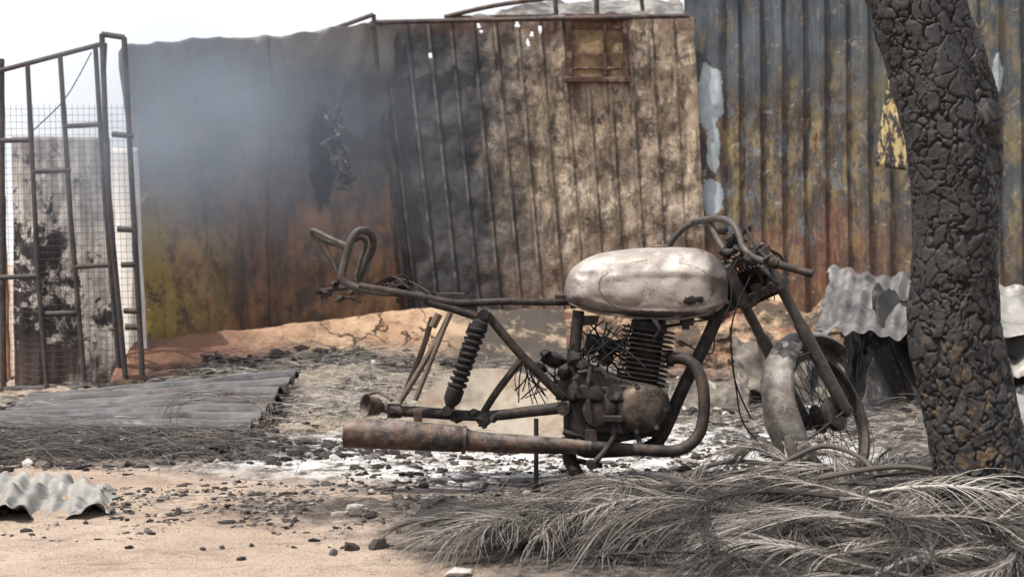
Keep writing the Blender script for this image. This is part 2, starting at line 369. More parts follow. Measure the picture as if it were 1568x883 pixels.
m=M('pale_roof_sheet',.6,.35)
pale=m.out(m.mix(m.mr(m.noise(3,6,.7),.42,.6),(.34,.33,.31),(.12,.11,.10)),None,m.noise(8,5),.4,.02)
def patch(b,c00,c10,c11,c01,nx,ny,cor=0,amp=0,cr=.05,crs=3,seed=0,axis='v',edge=0):
    c=[Vector(q) for q in(c00,c10,c11,c01)]
    nrm=(c[1]-c[0]).cross(c[3]-c[0]).normalized()
    if nrm.z<0: nrm=-nrm
    sh=[]
    def f(u,v):
        e=edge*fb(u*9,v*9,seed+40); vv=v+e*(abs(v-.5)*2)**4; uu=u+edge*fb(v*9,u*9,seed+50)*(abs(u-.5)*2)**4
        p=c[0].lerp(c[1],uu).lerp(c[3].lerp(c[2],uu),vv)
        t=u if axis=='v' else v
        k=(1-abs(fb(u*crs,v*crs,seed,3))*2)
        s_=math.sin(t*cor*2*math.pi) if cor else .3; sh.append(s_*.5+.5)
        return p+nrm*(amp*s_+cr*(fb(u*crs,v*crs,seed+5,2)+.6*k-.4))
    o=len(b.v); b.grid(f,nx,ny); b.sh[o:]=sh
b=MB()
patch(b,W(720,27,12.0),W(1050,26,12.0),W(1040,-4,13.2),W(850,-2,13.2),90,20,0,0,.07,3,3)
b.build('crumpled_roof_sheet',pale,smooth='full',solid=.003)

# ------------------------------------------------------------ mud plinth & rubble
def mudmat(name,dark):
    m=M(name,.95,0,.1)
    n1=m.noise(2.5,6,.65)
    c=m.mix(m.mr(n1,.4,.6),(.34,.215,.135),(.49,.355,.235))
    c=m.mix(m.mr(m.noise(4,6,.8,.3,m.vec(1,1,2)),.51,.62,0,.8),c,(.17,.105,.075))
    c=m.mix(m.mr(m.noise(14,5,.8),.56,.64,0,.6),c,(.12,.08,.06))
    X,Y,Z=m.xyz()
    if dark:
        c=m.mix(m.mr(m.noise(4,6,.75,.2,m.vec(1,1,1.4,(3,3,3))),.42,.54,0,.9),c,(.05,.043,.038))
        c=m.mix(m.mr(m.noise(5,6,.75,.2,m.vec(1,1,2.4,(8,3,3))),.54,.62,0,.8),c,(.17,.075,.05))
    else:
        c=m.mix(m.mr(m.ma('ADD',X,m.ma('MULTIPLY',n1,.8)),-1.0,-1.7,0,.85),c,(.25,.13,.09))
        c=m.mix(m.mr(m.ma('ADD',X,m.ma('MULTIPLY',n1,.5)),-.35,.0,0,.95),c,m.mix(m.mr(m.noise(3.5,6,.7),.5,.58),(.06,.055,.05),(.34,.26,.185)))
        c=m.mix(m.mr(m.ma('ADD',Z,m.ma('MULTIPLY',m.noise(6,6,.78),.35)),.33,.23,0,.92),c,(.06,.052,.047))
    dv=m.n('ShaderNodeVectorMath',operation='ADD'); m.put(dv.inputs[0],m.co); nn=m.n('ShaderNodeTexNoise'); m.put(nn.inputs['Vector'],m.co); nn.inputs['Scale'].default_value=3.5; nn.inputs['Detail'].default_value=5
    sc_=m.n('ShaderNodeVectorMath',operation='SCALE'); m.put(sc_.inputs[0],nn.outputs['Color']); sc_.inputs['Scale'].default_value=.5; m.put(dv.inputs[1],sc_.outputs[0])
    cr=m.vor(2.1,v=dv.outputs[0]); cm=m.mr(m.blob((-.9,10.3,.3),(.5,1.5,.8),.4,3),1.1,.8)
    ck_=m.ma('MULTIPLY',m.mr(cr,.02,.006,0,.9),cm)
    c=m.mix(ck_,c,(.035,.022,.018))
    return m.out(c,None,m.ma('SUBTRACT',m.noise(7,6,.72),ck_),.7,.04)
b=MB()
def pl(u,v):
    px=lerp(205,905,u)
    d=interp([(205,9.3),(400,10.0),(600,10.7),(905,10.9)],px)
    tz=interp([(205,.27),(300,.30),(420,.345),(520,.385),(600,.43),(700,.44),(905,.42)],px)
    prof=[(-1.0,-.1),(-.8,.1),(-.55,.5),(-.05,.98),(.1,1.0),(.5,.85),(.8,.3)]
    t=v*6; i=min(int(t),5); q=t-i; o=lerp(prof[i][0],prof[i+1][0],q); h=lerp(prof[i][1],prof[i+1][1],q)
    yy=d+o*.75
    x=(px-784)/FP*d
    return Vector((x,yy+.05*fb(u*10,v*3,2,4),h*tz+.022*fb(u*12,v*4,6,5)*min(1,v*3)))
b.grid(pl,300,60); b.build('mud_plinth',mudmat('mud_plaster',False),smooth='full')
b=MB()
def ad(u,v):
    x=lerp(.4,5.2,u); t=v*4; prof=[(-.45,-.08),(-.3,.45),(-.12,.85),(.1,.9),(.4,.5)]
    i=min(int(t),3); q=t-i; o=lerp(prof[i][0],prof[i+1][0],q); h=lerp(prof[i][1],prof[i+1][1],q)
    n=fb(x*2.2,v*1.5,3,4); k=fb(x*7,v*5,9,4)
    crs_=.03*abs(math.sin(h*14+k*2))
    return Vector((x,10.75+o+.12*n+.07*k-crs_, h*.46*(1+.5*n)+.03*k))
b.grid(ad,300,50)
aw=b.build('crumbled_adobe_wall',mudmat('burnt_adobe',True),smooth='full')
m=M('burnt_brick',.95,0,.1)
c=m.mix(m.mr(m.noise(5,6,.7),.4,.6),(.17,.10,.075),(.09,.06,.05)); c=m.mix(m.mr(m.attr('shade'),0,1,0,.6),c,(.30,.23,.17)); c=m.mix(m.mr(m.noise(7,6,.78),.46,.56,0,.85),c,(.045,.04,.037))
brk=m.out(c,None,m.noise(40,5,.7),.6,.015)
b=MB()
for _ in range(300):
    b.cur=R(); x=U(.6,4.4); y=U(9.2,10.6); s=U(.03,.17)*U(.5,1); b.rock((x,y,gh(x,y)+s*.2+max(0,(y-10.2))*.5),(s*1.9,s*1.1,s*.8),Matrix.Rotation(U(0,3),3,'Z')@Matrix.Rotation(U(-.5,.5),3,'X'),.25)
b.build('rubble',brk,smooth=False,bevel=.006,shade=True)

# ------------------------------------------------------------ gate
gate=empty('metal_gate')
gf_=burnt('gate_steel',(.055,.052,.056),(.10,.07,.06),(.23,.22,.215),.4,.3,.4)
b=MB()
def bar(pts,r,d): b.tube([W(x,y,d) for x,y in pts],r,8,smooth=False)
for pts in [[(-60,122),(0,108),(160,66)],[(42,98),(58,420),(72,595)],[(92,85),(108,330),(130,590)],[(146,70),(160,300),(184,585)],
            [(100,193),(152,190)],[(50,262),(108,260)],[(112,408),(168,405)],[(0,215),(45,214)],[(-20,425),(60,422)],[(70,480),(122,478)]]: bar(pts,.016,8.9)
for pts in [[(156,52),(166,300),(192,578)],[(190,57),(203,300),(218,575)],[(156,52),(190,57)],[(172,205),(204,208)],[(180,350),(210,352)],[(186,405),(212,404)],[(190,475),(214,476)],[(158,110),(160,66)],[(192,500),(216,500)]]: bar(pts,.018,8.85)
bar([(2,90),(5,600)],.02,8.95); bar([(-40,598),(225,594)],.03,8.95)
b.build('gate_frame',gf_,gate)
b=MB()
for i in range(26): x=-10+i*8.6; b.tube([W(x,160,9.0),W(x+12,590,9.0)],.0013,4,smooth=False,caps=False)
for j in range(42): y=165+j*10; b.tube([W(-30,y+2,9.01),W(212,y,9.01)],.0013,4,smooth=False,caps=False)
b.tube([W(140,80,8.8),W(100,150,8.8),W(50,200,8.85)],.004,5)
b.build('wire_mesh',gf_,gate)
m=M('gate_sheet',.75,.05)
X,Y,Z=m.xyz(); n=m.noise(4,6,.8,.4)
f=m.ma('ADD',n,m.mr(Z,.4,1.2,-.06,.05)); f=m.ma('ADD',f,m.mr(X,-3.0,-2.6,-.07,.05))
c=m.mix(m.mr(f,.43,.48),(.035,.03,.03),m.mix(m.mr(m.noise(14,6,.7),.45,.7),(.62,.58,.53),(.26,.22,.19)))
c=m.mix(m.mr(Z,.35,.1,0,.7),c,(.10,.07,.06))
c=m.mix(m.mr(Z,1.35,1.6,0,.6),c,(.12,.10,.10))
gs=m.out(c,None,m.noise(20,5),.3,.01)
b=MB(); patch(b,W(22,597,9.15),W(185,590,9.12),W(168,210,9.12),W(18,208,9.15),60,60,7,.008,.03,2,4); b.build('gate_sheet',gs,gate,smooth='full',solid=.003)
m=M('sunlit_plaster',.9)
pw=m.out(m.mix(m.mr(m.noise(9,6),.4,.7),(.85,.83,.79),(.72,.67,.6)),None,m.noise(30),.3,.01)
b=MB(); patch(b,W(186,590,9.75),W(226,590,9.25),W(208,225,9.25),W(172,225,9.75),8,40,0,0,.01,3,4); b.build('whitewashed_board',pw,smooth='full',solid=.02)
b=MB(); patch(b,W(-60,600,9.7),W(16,598,9.7),W(8,300,9.7),W(-60,300,9.7),20,40,0,0,.02,3,4)
b.build('rusted_board',burnt('rusted_board',(.20,.10,.06),(.30,.16,.08),(.3,.25,.2),.6,.3,0),smooth='full',solid=.02)

# ------------------------------------------------------------ loose corrugated sheets
def cmat(name,a,bc,rust,k=.5,trough_shade=0):
    m=M(name,.6,.3); c=m.mix(m.mr(m.noise(3,6,.76,.3),.4,.60),a,bc); c=m.mix(m.mr(m.noise(7,6,.8,.4),.60-.1*k,.68-.1*k,0,.85),c,rust)
    c=m.mix(m.mr(m.noise(5,6,.75,.2,m.vec(1,1,1,(6,6,6))),.52,.66,0,.7),c,tuple(q*.25 for q in a))
    c=m.mix(m.mr(m.noise(30,4,.7),.58,.7,0,.5),c,tuple(q*.4 for q in a))
    if trough_shade: 
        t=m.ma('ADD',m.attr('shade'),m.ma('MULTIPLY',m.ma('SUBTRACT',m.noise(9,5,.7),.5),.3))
        c=m.mix(m.mr(t,.70,.50,0,trough_shade),c,(.016,.015,.015)); c=m.mix(m.mr(t,.85,1.0,0,.5),c,(.22,.215,.21))  # corrugation shading painted into the colour: dark troughs, lit ridges
    return m.out(c,m.mr(m.noise(8,4),.3,.7,.45,.8),m.noise(25,4,.7),.3,.006)
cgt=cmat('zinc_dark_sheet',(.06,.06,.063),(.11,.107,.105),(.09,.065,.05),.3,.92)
cg=cmat('zinc_dark',(.06,.06,.064),(.11,.107,.105),(.10,.07,.055),.3)
cl=cmat('zinc_pale',(.26,.255,.24),(.36,.34,.31),(.24,.18,.13),.3)
ck=cmat('zinc_black',(.03,.03,.031),(.07,.068,.066),(.14,.11,.09),.5)
b=MB(); up_o=Vector((0,0,.05))
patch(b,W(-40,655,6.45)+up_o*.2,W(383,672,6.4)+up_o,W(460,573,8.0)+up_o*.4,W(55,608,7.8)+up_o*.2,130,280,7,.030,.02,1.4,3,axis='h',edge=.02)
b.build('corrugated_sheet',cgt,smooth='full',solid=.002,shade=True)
b=MB(); patch(b,W(-120,768,4.3),W(168,782,4.45),W(190,756,5.0),W(-60,704,5.3),150,70,8,.010,.06,2.2,9,axis='v',edge=.10)
b.build('corrugated_sheet',cl,smooth='full',solid=.002)
b=MB()
patch(b,W(1245,514,7.4),W(1440,520,7.3),W(1450,440,8.0),W(1270,432,8.1),140,110,7,.012,.11,1.3,14,edge=.05)
patch(b,W(1270,700,6.6),W(1450,672,6.4),W(1440,610,7.2),W(1310,672,7.0),90,60,5,.008,.09,2.0,23,edge=.06)
b.build('crumpled_sheet',cmat('zinc_mid',(.11,.11,.11),(.21,.20,.19),(.13,.105,.085),.4),smooth='full',solid=.002)
b=MB()
patch(b,W(1285,668,7.3),W(1430,660,7.0),W(1410,460,7.6),W(1335,490,7.9),120,120,3,.010,.25,1.7,31,edge=.06)
patch(b,W(1220,650,7.6),W(1360,650,7.4),W(1340,510,7.9),W(1250,510,8.0),90,90,2,.010,.16,1.6,38,edge=.06)
patch(b,W(1400,690,7.6),W(1700,690,7.4),W(1680,560,8.0),W(1420,540,8.0),90,80,5,.012,.18,2.0,37,edge=.08)
b.build('folded_sheet',ck,smooth='full',solid=.002)
b=MB()
patch(b,W(1500,560,7.8),W(1760,570,7.6),W(1760,440,8.8),W(1480,440,8.8),110,90,8,.012,.12,1.8,43,edge=.05)
patch(b,W(1490,720,6.4),W(1800,760,5.8),W(1800,600,7.0),W(1500,600,7.2),110,90,7,.010,.12,1.8,47,edge=.05)
patch(b,W(1440,505,7.8),W(1800,500,7.8),W(1800,470,9),W(1440,458,9),80,30,6,.010,.08,2,57,edge=.05)
b.build('pale_sheet_heap',cl,smooth='full',solid=.002)
b=MB(); patch(b,W(1040,698,5.9),W(1205,700,5.8),W(1180,655,6.7),W(1075,668,6.7),60,40,4,.008,.03,2,61,edge=.04)
b.build('corrugated_scrap',cg,smooth='full',solid=.002)
b=MB(); patch(b,W(1010,655,7.4),W(1150,660,7.3),W(1145,575,7.6),W(1030,590,7.8),60,40,0,0,.07,2,66,edge=.05)
patch(b,W(1130,600,7.7),W(1330,640,7.5),W(1320,560,7.9),W(1120,520,8.2),60,40,3,.008,.10,2,69,edge=.07)
b.build('buckled_panel',cmat('buckled',(.20,.175,.145),(.12,.105,.09),(.06,.052,.045),.7),smooth='full',solid=.003)

b=MB()
rimm=burnt('rusted_basin',(.28,.24,.185),(.20,.13,.09),(.42,.38,.32),.4,.4,.1,.8,8)
cc=W(750,650,6.35); ax=Vector((0,-.60,.80))
b.rev(cc,ax,[(-.03,.20),(0,.30),(.02,.345),(.03,.35),(.025,.335),(.0,.28),(-.02,.19)],56,cap=True)
b.build('metal_basin',rimm)

# ------------------------------------------------------------ MOTORCYCLE
moto=empty('motorcycle')
D=5.1
def B(px,py,w=0): return W(px,py,D+w)
frm=burnt('burnt_frame_steel',(.026,.024,.023),(.07,.048,.038),(.17,.155,.14),.35,.22,.4,.65,22,.35)
frm2=burnt('burnt_stay_steel',(.12,.095,.078),(.15,.11,.08),(.30,.27,.235),.5,.4,.3,.7,22,.4)
eng=burnt('burnt_engine_alloy',(.022,.021,.021),(.05,.040,.034),(.15,.135,.12),.25,.22,.4,.65,26,.3)
exh=burnt('rusted_muffler',(.045,.036,.031),(.125,.072,.048),(.34,.31,.28),.45,.5,.35,.6,12,.6)
exd=burnt('rusted_header',(.034,.03,.027),(.085,.058,.044),(.20,.18,.165),.4,.3,.35,.6,14,.35)
rub=burnt('charred_rubber',(.018,.017,.017),(.03,.028,.026),(.10,.09,.085),.2,.2,0,.85,20,.3)
grab=burnt('ashen_steel',(.075,.068,.062),(.065,.05,.042),(.26,.24,.225),.4,.4,.4,.6,18,.45)
b=MB()
b.tube([B(1128,428),B(1060,430),B(980,440),B(872,462)],.024,12)
b.tube([B(1108,462),B(1082,520),B(1045,595),B(1012,668),B(985,688)],.0235,14)
for w in(-.055,.055):
    b.tube([B(985,688,w*.3),B(940,692,w),B(890,690,w),B(872,655,w),B(878,560,w),B(886,475,w)],[.017,.017,.018,.021,.021,.021],12)
for w in(-.10,.10):
    b.tube([B(872,462,w*.5),B(840,462,w),B(770,461,w),B(700,463,w),B(640,453,w),B(598,446,w),B(550,438,w)],[.012,.013,.013,.013,.015,.0155,.0155],10)
    b.tube([B(655,462,w),B(700,474,w),B(745,489,w*1.1)],.0155,10)
    b.tube([B(745,480,w),B(800,545,w),B(862,608,w*.8)],.0165,10)
    b.tube([B(800,548,w),B(760,600,w),B(738,635,w)],.013,8)
for px in(845,705,610): b.tube([B(px,460,-.1),B(px,460,.1)],.01,8)
b.box(B(718,476,-.10),(.06,.01,.035)); b.box(B(742,486,-.11),(.05,.03,.035))
b.box(B(860,455,0),(.045,.16,.02)); b.box(B(690,452,-.02),(.10,.16,.018))
b.box(B(868,590,-.075),(.06,.012,.11),Matrix.Rotation(.2,3,'Y'));b.box(B(1000,655,-.04),(.05,.012,.06))
b.rev(B(1112,420),Vector((.463,0,-.886)),[(-.03,.03),(-.025,.036),(.12,.036),(.125,.03)],20)
b.box(B(1085,470),(.09,.03,.06)); b.tube([B(1090,440),B(1060,475),B(1095,490)],.008,8)
b.build('frame',frm,moto,bevel=0)
b=MB()
for w in(-.12,.13):
    b.tube([B(690,478,w),B(672,515,w),B(640,570,w),B(612,615,w)] if w<0 else [B(662,485,w),B(645,540,w),B(618,605,w)],.0105,8)
b.tube([B(672,480,-.125),B(662,500,-.125)],.014,8); b.tube([B(688,482,-.14),B(636,612,-.14)],.0085,8,smooth=False)
b.build('mudguard_stays',frm2,moto)
b=MB()
for w in(-.10,.10):
    b.tube([B(598,628,w),B(640,630,w),B(740,636,w),B(820,628,w),B(872,622,w)],[.018,.020,.018,.02,.022],12)
    b.box(B(604,628,w),(.05,.012,.05)); b.rev(B(862,624,w),(0,1,0),[(-.02,.024),(.02,.024)],18)
b.tube([B(862,624,-.12),B(862,624,.12)],.014); b.tube([B(600,628,-.13),B(600,628,.13)],.009)
b.tube([B(770,632,-.1),B(770,632,.1)],.012)
b.tube([B(690,640,-.12),B(735,640,-.13),B(742,655,-.13)],.009,8)
b.rev(B(738,640,-.12),(0,1,0),[(-.015,.022),(.015,.022)],14)
for (x,y) in ((725,632),(742,646),(700,640),(755,640)): b.rock(B(x,y,-.12),(.05,.04,.03),Matrix.Rotation(U(-.6,.6),3,'Y'),.3)
b.build('swingarm',frm,moto)
b=MB(); b.rev(B(568,621,-.02),Vector((-.8,-.5,.15)),[(-.05,.012),(-.03,.03),(0,.036),(.02,.04),(.024,.042),(.02,.036),(0,.030)],24)
b.tube([B(568,621),B(600,628)],.014); b.tube([B(560,604,-.02),B(580,600,-.02),B(600,612,-.05)],.006,8)
b.build('axle_cup',exh,moto)
for i,(w,spr) in enumerate(((-.145,True),(.14,True))):
    b=MB(); a=B(741,480,w) if spr else B(700,485,w); e=B(684,628,w)
    if w>0: a=B(733,486,w); e=B(690,628,w)
    b.tube([a,e],.011,10,smooth=False)
    dr=(e-a).normalized()
    b.rev(a,(0,1,0),[(-.02,.018),(.02,.018)],16); b.rev(e,(0,1,0),[(-.018,.017),(.018,.017)],16)
    b.rev(a+dr*.02,dr,[(0,.012),(.01,.028),(.04,.03),(.05,.022)],20)
    b.rev(e-dr*.09,dr,[(0,.02),(.01,.028),(.05,.026),(.07,.014)],20)
    L=(e-a).length; n=10; N=Vector((0,1,0)); Bn=dr.cross(N); pts=[]
    for k in range(n*14+1):
        t=k/(n*14); an=t*n*2*math.pi; pts.append(a+dr*lerp(.045,L-.085,t)+(N*math.cos(an)+Bn*math.sin(an))*.027)
    b.tube(pts,.0062,6,smooth=False); b.tube([a+dr*.04,e-dr*.08],.018,12,smooth=False)
    b.build('shock_absorber_%d'%(i+1),rub,moto)
b=MB()
b.tube([B(612,448,-.10),B(575,446,-.10),B(540,438,-.10),B(524,424,-.10),B(529,396,-.10),B(538,366,-.10),B(549,353,-.09),B(563,354,-.07),B(571,364,-.04),B(570,380,-.02),B(560,402,.0),B(548,428,.02)],.0140,12)
b.tube([B(535,372,-.09),B(552,364,-.07),B(560,372,-.05),B(553,396,-.04),B(545,425,-.03)],.008,10)
b.tube([B(534,376,-.02),B(510,366,.06),B(488,355,.1),B(478,352,.12),B(480,362,.13),B(500,370,.11),B(536,380,.04)],.0085,8)
b.build('grab_rail',grab,moto)
b=MB()
b.tube([B(480,358,.1),B(502,395,.08),B(530,432,.05)],.0045,6);b.tube([B(500,372,.1),B(512,405,.05),B(520,430,0)],.0045,6)
b.tube([B(484,447,.02),B(510,442,.0),B(545,438,-.03)],.009,8);b.tube([B(492,455,.03),B(515,436,.02),B(520,425,0)],.007,8)
for px,py in((487,446),(512,433),(500,450),(522,458),(538,448),(556,446)):
    b.rock(B(px,py,U(-.04,.04)),(U(.03,.045),.05,U(.018,.03)),Matrix.Rotation(U(-.6,.6),3,'Y'),.3)
b.tube([B(512,462,0),B(530,455,-.02),B(552,462,-.05)],.004,6)
for k in range(9):
    b.tube([B(U(560,600),U(440,450),U(-.08,.08)),B(U(590,620),U(420,445),U(-.08,.08)),B(U(620,660),U(440,455),U(-.1,.1)),B(U(660,700),U(455,470),U(-.1,.1))],U(.003,.006),6)
b.box(B(602,446,0),(.10,.19,.012)); b.box(B(665,464,-.03),(.07,.12,.02),Matrix.Rotation(.2,3,'Y'))
b.build('tail_bracket',frm,moto)
b=MB(); b.box(B(692,453,0),(.085,.15,.022),None,.05); b.build('seat_plate',exh,moto,bevel=.004)
# tank
m=M('tank_bare_metal',.42,.3,.4)
X,Y,Z=m.xyz()
c=m.mix(m.mr(m.noise(5,6,.68,.3),.4,.60),(.48,.44,.40),(.31,.27,.24))
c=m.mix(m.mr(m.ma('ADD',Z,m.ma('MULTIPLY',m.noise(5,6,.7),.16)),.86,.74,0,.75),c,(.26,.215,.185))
c=m.mix(m.mr(m.noise(35,6,.75),.54,.66,0,.5),c,(.16,.135,.115))
c=m.mix(m.mr(m.noise(13,6,.8,.3,m.vec(1,1,1,(4,4,1))),.58,.64,0,.7),c,(.58,.54,.50))
p1=B(1060,460,-.12); p3=B(985,480,-.1)
c=m.mix(m.mr(m.blob(p1,(.045,.2,.015),1.6,34),1.0,.9),c,(.035,.03,.028))
c=m.mix(m.mr(m.blob(B(1102,425,-.1),(.05,.3,.15),.8,16),1.05,.6,0,.85),c,(.09,.075,.07))
c=m.mix(m.mr(m.blob(B(876,455,-.1),(.05,.3,.08),.8,14),1.05,.6,0,.75),c,(.10,.085,.075))
c=m.mix(m.mr(m.blob(p3,(.24,.3,.014),.9,20),1.0,.75,0,.85),c,(.06,.05,.045))
rl=m.blob(B(1005,440,-.12),(.20,.9,.10),.16,7)
c=m.mix(m.ma('MULTIPLY',m.mr(m.ma('ABSOLUTE',m.ma('SUBTRACT',rl,1.0)),.025,.005,0,.8),m.mr(m.noise(9,4),.45,.52)),c,(.07,.06,.05))
c=m.mix(m.mr(m.noise(8,6,.8,.8,m.vec(1,1,1,(2,14,1))),.60,.64,0,.8),c,(.08,.068,.06))
tank=m.out(c,m.mr(m.noise(12,5),.3,.7,.36,.65),m.ma('ADD',m.noise(9,5,.6),m.ma('MULTIPLY',m.noise(90,4,.7),.3)),.3,.014)
T=[(864,447,461,.05),(867,430,464,.085),(874,414,467,.10),(888,401,471,.112),(905,392,476,.120),(930,385,481,.126),(970,380,485,.130),(1010,378,487,.132),(1045,378,487,.132),(1072,381,484,.128),(1090,388,479,.120),(1102,399,471,.108),(1109,413,461,.09),(1112,428,449,.05)]
def tk(u,v):
    t=u*(len(T)-1); i=min(int(t),len(T)-2); q=t-i
    def cr_(k):
        a=T[max(i-1,0)][k];b_=T[i][k];c_=T[i+1][k];d_=T[min(i+2,len(T)-1)][k]
        return .5*(2*b_+(c_-a)*q+(2*a-5*b_+4*c_-d_)*q*q+(3*b_-a-3*c_+d_)*q**3)
    px,tp,bt,hw=[cr_(k) for k in range(4)]
    an=v*2*math.pi; e=2/3.0
    cy=math.copysign(abs(math.cos(an))**e,math.cos(an)); cz=math.copysign(abs(math.sin(an))**e,math.sin(an))
    mid=bt+(tp-bt)*.40; y=cy*hw*(1 if cz<0 else (1-.14*cz)); 
    zz=mid+(tp-mid)*cz if cz>0 else mid+(bt-mid)*-cz
    p=W(px,zz,D); p.y=D+y
    if cy<0:
        kx=(px-1010)/105; kz=(zz-446)/26
        r_=math.sqrt(kx*kx+kz*kz); p.y+=.007*sm((1.12-r_)/.18)
        p.y+=.012*fb(px*.02,zz*.03,2)
    return p
b=MB(); b.grid(tk,110,96)
b.f.append(tuple(range(0,97*111,111))); b.f.append(tuple(range(110,97*111,111))[::-1])
b.build('fuel_tank',tank,moto,smooth='full')
b=MB(); b.rev(B(1010,378),(0,0,1),[(-.01,.032),(.004,.032),(.008,.028)],24)
pts=[]
for k in range(41):
    pts.append(W(lerp(872,1104,k/40),interp([(870,464),(905,477),(970,486),(1045,488),(1080,481),(1104,466)],lerp(872,1104,k/40)),D-.098))
b.tube(pts,.004,6,smooth=False); b.build('tank_trim',frm2,moto)
b=MB()
for px in(905,1052): b.box(B(px,490,-.05),(.05,.03,.03),None,.1)
b.box(B(1050,497,-.06),(.025,.02,.03)); b.build('tank_mounts',frm,moto)
# engine
b=MB()
b.extr([B(x,y) for x,y in[(868,578),(888,565),(915,562),(945,575),(1000,586),(1018,598),(1024,622),(1012,650),(985,664),(940,672),(892,670),(872,652)]],D-.11,D+.11)
b.extr([B(x,y) for x,y in[(905,588),(950,583),(1000,592),(1014,622),(1000,648),(950,660),(908,655)]],D-.135,D-.1)
b.build('crankcase',eng,moto,bevel=.008)
b=MB()
b.rev(B(982,624,-.13),(0,-1,0),[(0,.088),(.018,.086),(.032,.074),(.040,.055),(.043,.02)],40)
b.rev(B(918,626,-.12),(0,-1,0),[(0,.062),(.02,.06),(.03,.045)],32)
for k in range(7):
    an=k/7*6.28; b.rev(B(982,624,-.14)+Vector((math.cos(an)*.082,0,math.sin(an)*.082)),(0,-1,0),[(0,.009),(.026,.009)],10)
b.rev(B(940,600,-.12),(0,-1,0),[(0,.03),(.03,.03)],20)
m=M('engine_cover',.55,.4); c=m.mix(m.mr(m.noise(14,6,.7),.42,.58),(.12,.09,.068),(.032,.029,.027)); c=m.mix(m.mr(m.noise(40,6,.7),.55,.7,0,.5),c,(.22,.19,.165))
b.build('clutch_cover',m.out(c,None,m.noise(60,5),.4,.004),moto)
b=MB()
base=B(980,590); topc=B(994,498); ax=(topc-base).normalized(); L=(topc-base).length
b.rev(base,ax,[(-.03,.06),(L,.055)],20,sq=4)
for k in range(12):
    t=k/11; rr=.088 if t<.62 else .095
    b.rev(base+ax*(L*(.06+.88*t)),ax,[(-.0024,rr-.003),(-.0015,rr),(.0015,rr),(.0024,rr-.003)],36,sq=4)
b.rev(base+ax*L,ax,[(-.02,.066),(.012,.064),(.022,.044),(.024,.02)],24,sq=3.5)
for sx,sy in((-1,-1),(1,-1),(-1,1),(1,1)): b.rev(base+ax*L+Vector((sx*.045,sy*.045,0)),ax,[(-.01,.009),(.03,.009)],8)
b.tube([B(1000,520,-.08),B(1010,505,-.11),B(1000,488,-.1)],.008,8)
b.build('cylinder',eng,moto)
b=MB()
b.rev(B(952,530),Vector((-1,0,.1)),[(0,.026),(.03,.022),(.05,.03),(.09,.03),(.10,.036),(.13,.036)],20)
b.rev(B(928,530,-.0),(0,0,-1),[(.01,.026),(.05,.028),(.06,.022),(.07,.01)],18)
b.box(B(928,523,-.04),(.04,.03,.03),None,.1)
for (x,y,w,sx,sz,rt_) in ((846,552,0,.10,.06,.3),(852,592,-.03,.09,.06,.3),(880,548,-.06,.07,.06,.8),(835,540,-.04,.05,.03,.1),(828,562,.03,.07,.03,.6),(865,570,-.09,.06,.06,.2),(905,600,-.13,.10,.08,.1),(945,606,-.14,.05,.05,.1),(880,600,-.1,.06,.09,0),(895,560,-.08,.06,.05,.4)):
    b.rock(B(x,y,w),(sx,.09,sz),Matrix.Rotation(rt_,3,'Y'),.3)
b.build('carburettor',eng,moto,bevel=.004)
b=MB()
for k in range(34):
    x=U(885,985);y=U(490,520); w=U(-.13,.08); x2=U(870,1000);y2=U(545,600)
    b.tube([B(x,y,w),B(lerp(x,x2,.3)+U(-22,22),lerp(y,y2,.35),w+U(-.03,.03)),B(lerp(x,x2,.7)+U(-22,22),lerp(y,y2,.7),w),B(x2,y2,w+U(-.02,.02))],U(.0018,.0038),6)
for k in range(24):
    x=U(790,880);y=U(540,560)
    b.tube([B(x,y,U(-.1,.1)),B(x+U(-25,25),y+25,U(-.12,.1)),B(x+U(-30,30),y+U(40,70),U(-.12,.1))],U(.0015,.003),6)
for pts in ([(1105,400,-.06),(1120,440,-.1),(1110,480,-.09),(1060,492,-.06),(1000,500,-.05)],[(1130,395,-.08),(1095,470,-.09),(1090,540,-.07),(1040,520,-.06)],[(1060,495,-.03),(1020,500,-.04),(955,515,-.02)],[(1150,420,-.1),(1120,500,-.08),(1128,600,0),(1140,650,.02),(1175,688,.03)],[(1118,500,0),(1125,580,.02),(1150,640,.03)]):
    b.tube([B(*p) for p in pts],.0032,6)
b.build('cables',rub,moto)
# exhaust
b=MB()
b.tube([B(1028,548,-.05),B(1048,549,-.07),B(1066,562,-.10),B(1077,595,-.12),B(1077,640,-.13),B(1066,670,-.14),B(1040,688,-.15),B(1000,689,-.16),B(940,685,-.165),B(880,683,-.17)],[.021]*8+[.02,.024],16,8)
b.rev(B(1030,548,-.05),Vector((1,0,.0)),[(-.02,.03),(.0,.03),(.004,.026)],16)
b.build('exhaust_header',exd,moto)
b=MB()
mp=[(905,684,.022),(885,683,.024),(840,681,.030),(760,677,.034),(722,674,.036),(712,672,.041),(700,671,.046),(640,667,.050),(580,664,.051),(532,662,.052),(529,662,.050)]
b.tube([B(x,y,-.17) for x,y,r in mp],[r for x,y,r in mp],28,3)
b.tube([B(714,672.6,-.17),B(708,672.2,-.17)],.049,24,smooth=False)
b.box(B(640,640,-.15),(.03,.012,.05)); b.box(B(905,668,-.15),(.04,.012,.05))
b.build('muffler',exh,moto)
b=MB(); b.tube([B(528.5,662,-.17),B(526.5,662,-.17)],.030,20,smooth=False); b.build('muffler_outlet',rub,moto)
b=MB()
b.tube([B(925,640,-.16),B(952,641,-.2)],.010,8);b.tube([B(938,642,-.17),B(940,665,-.19),B(930,685,-.2),B(915,702,-.21),B(907,712,-.21)],.0105,10)
b.box(B(938,640,-.19),(.065,.05,.016),None,.05)
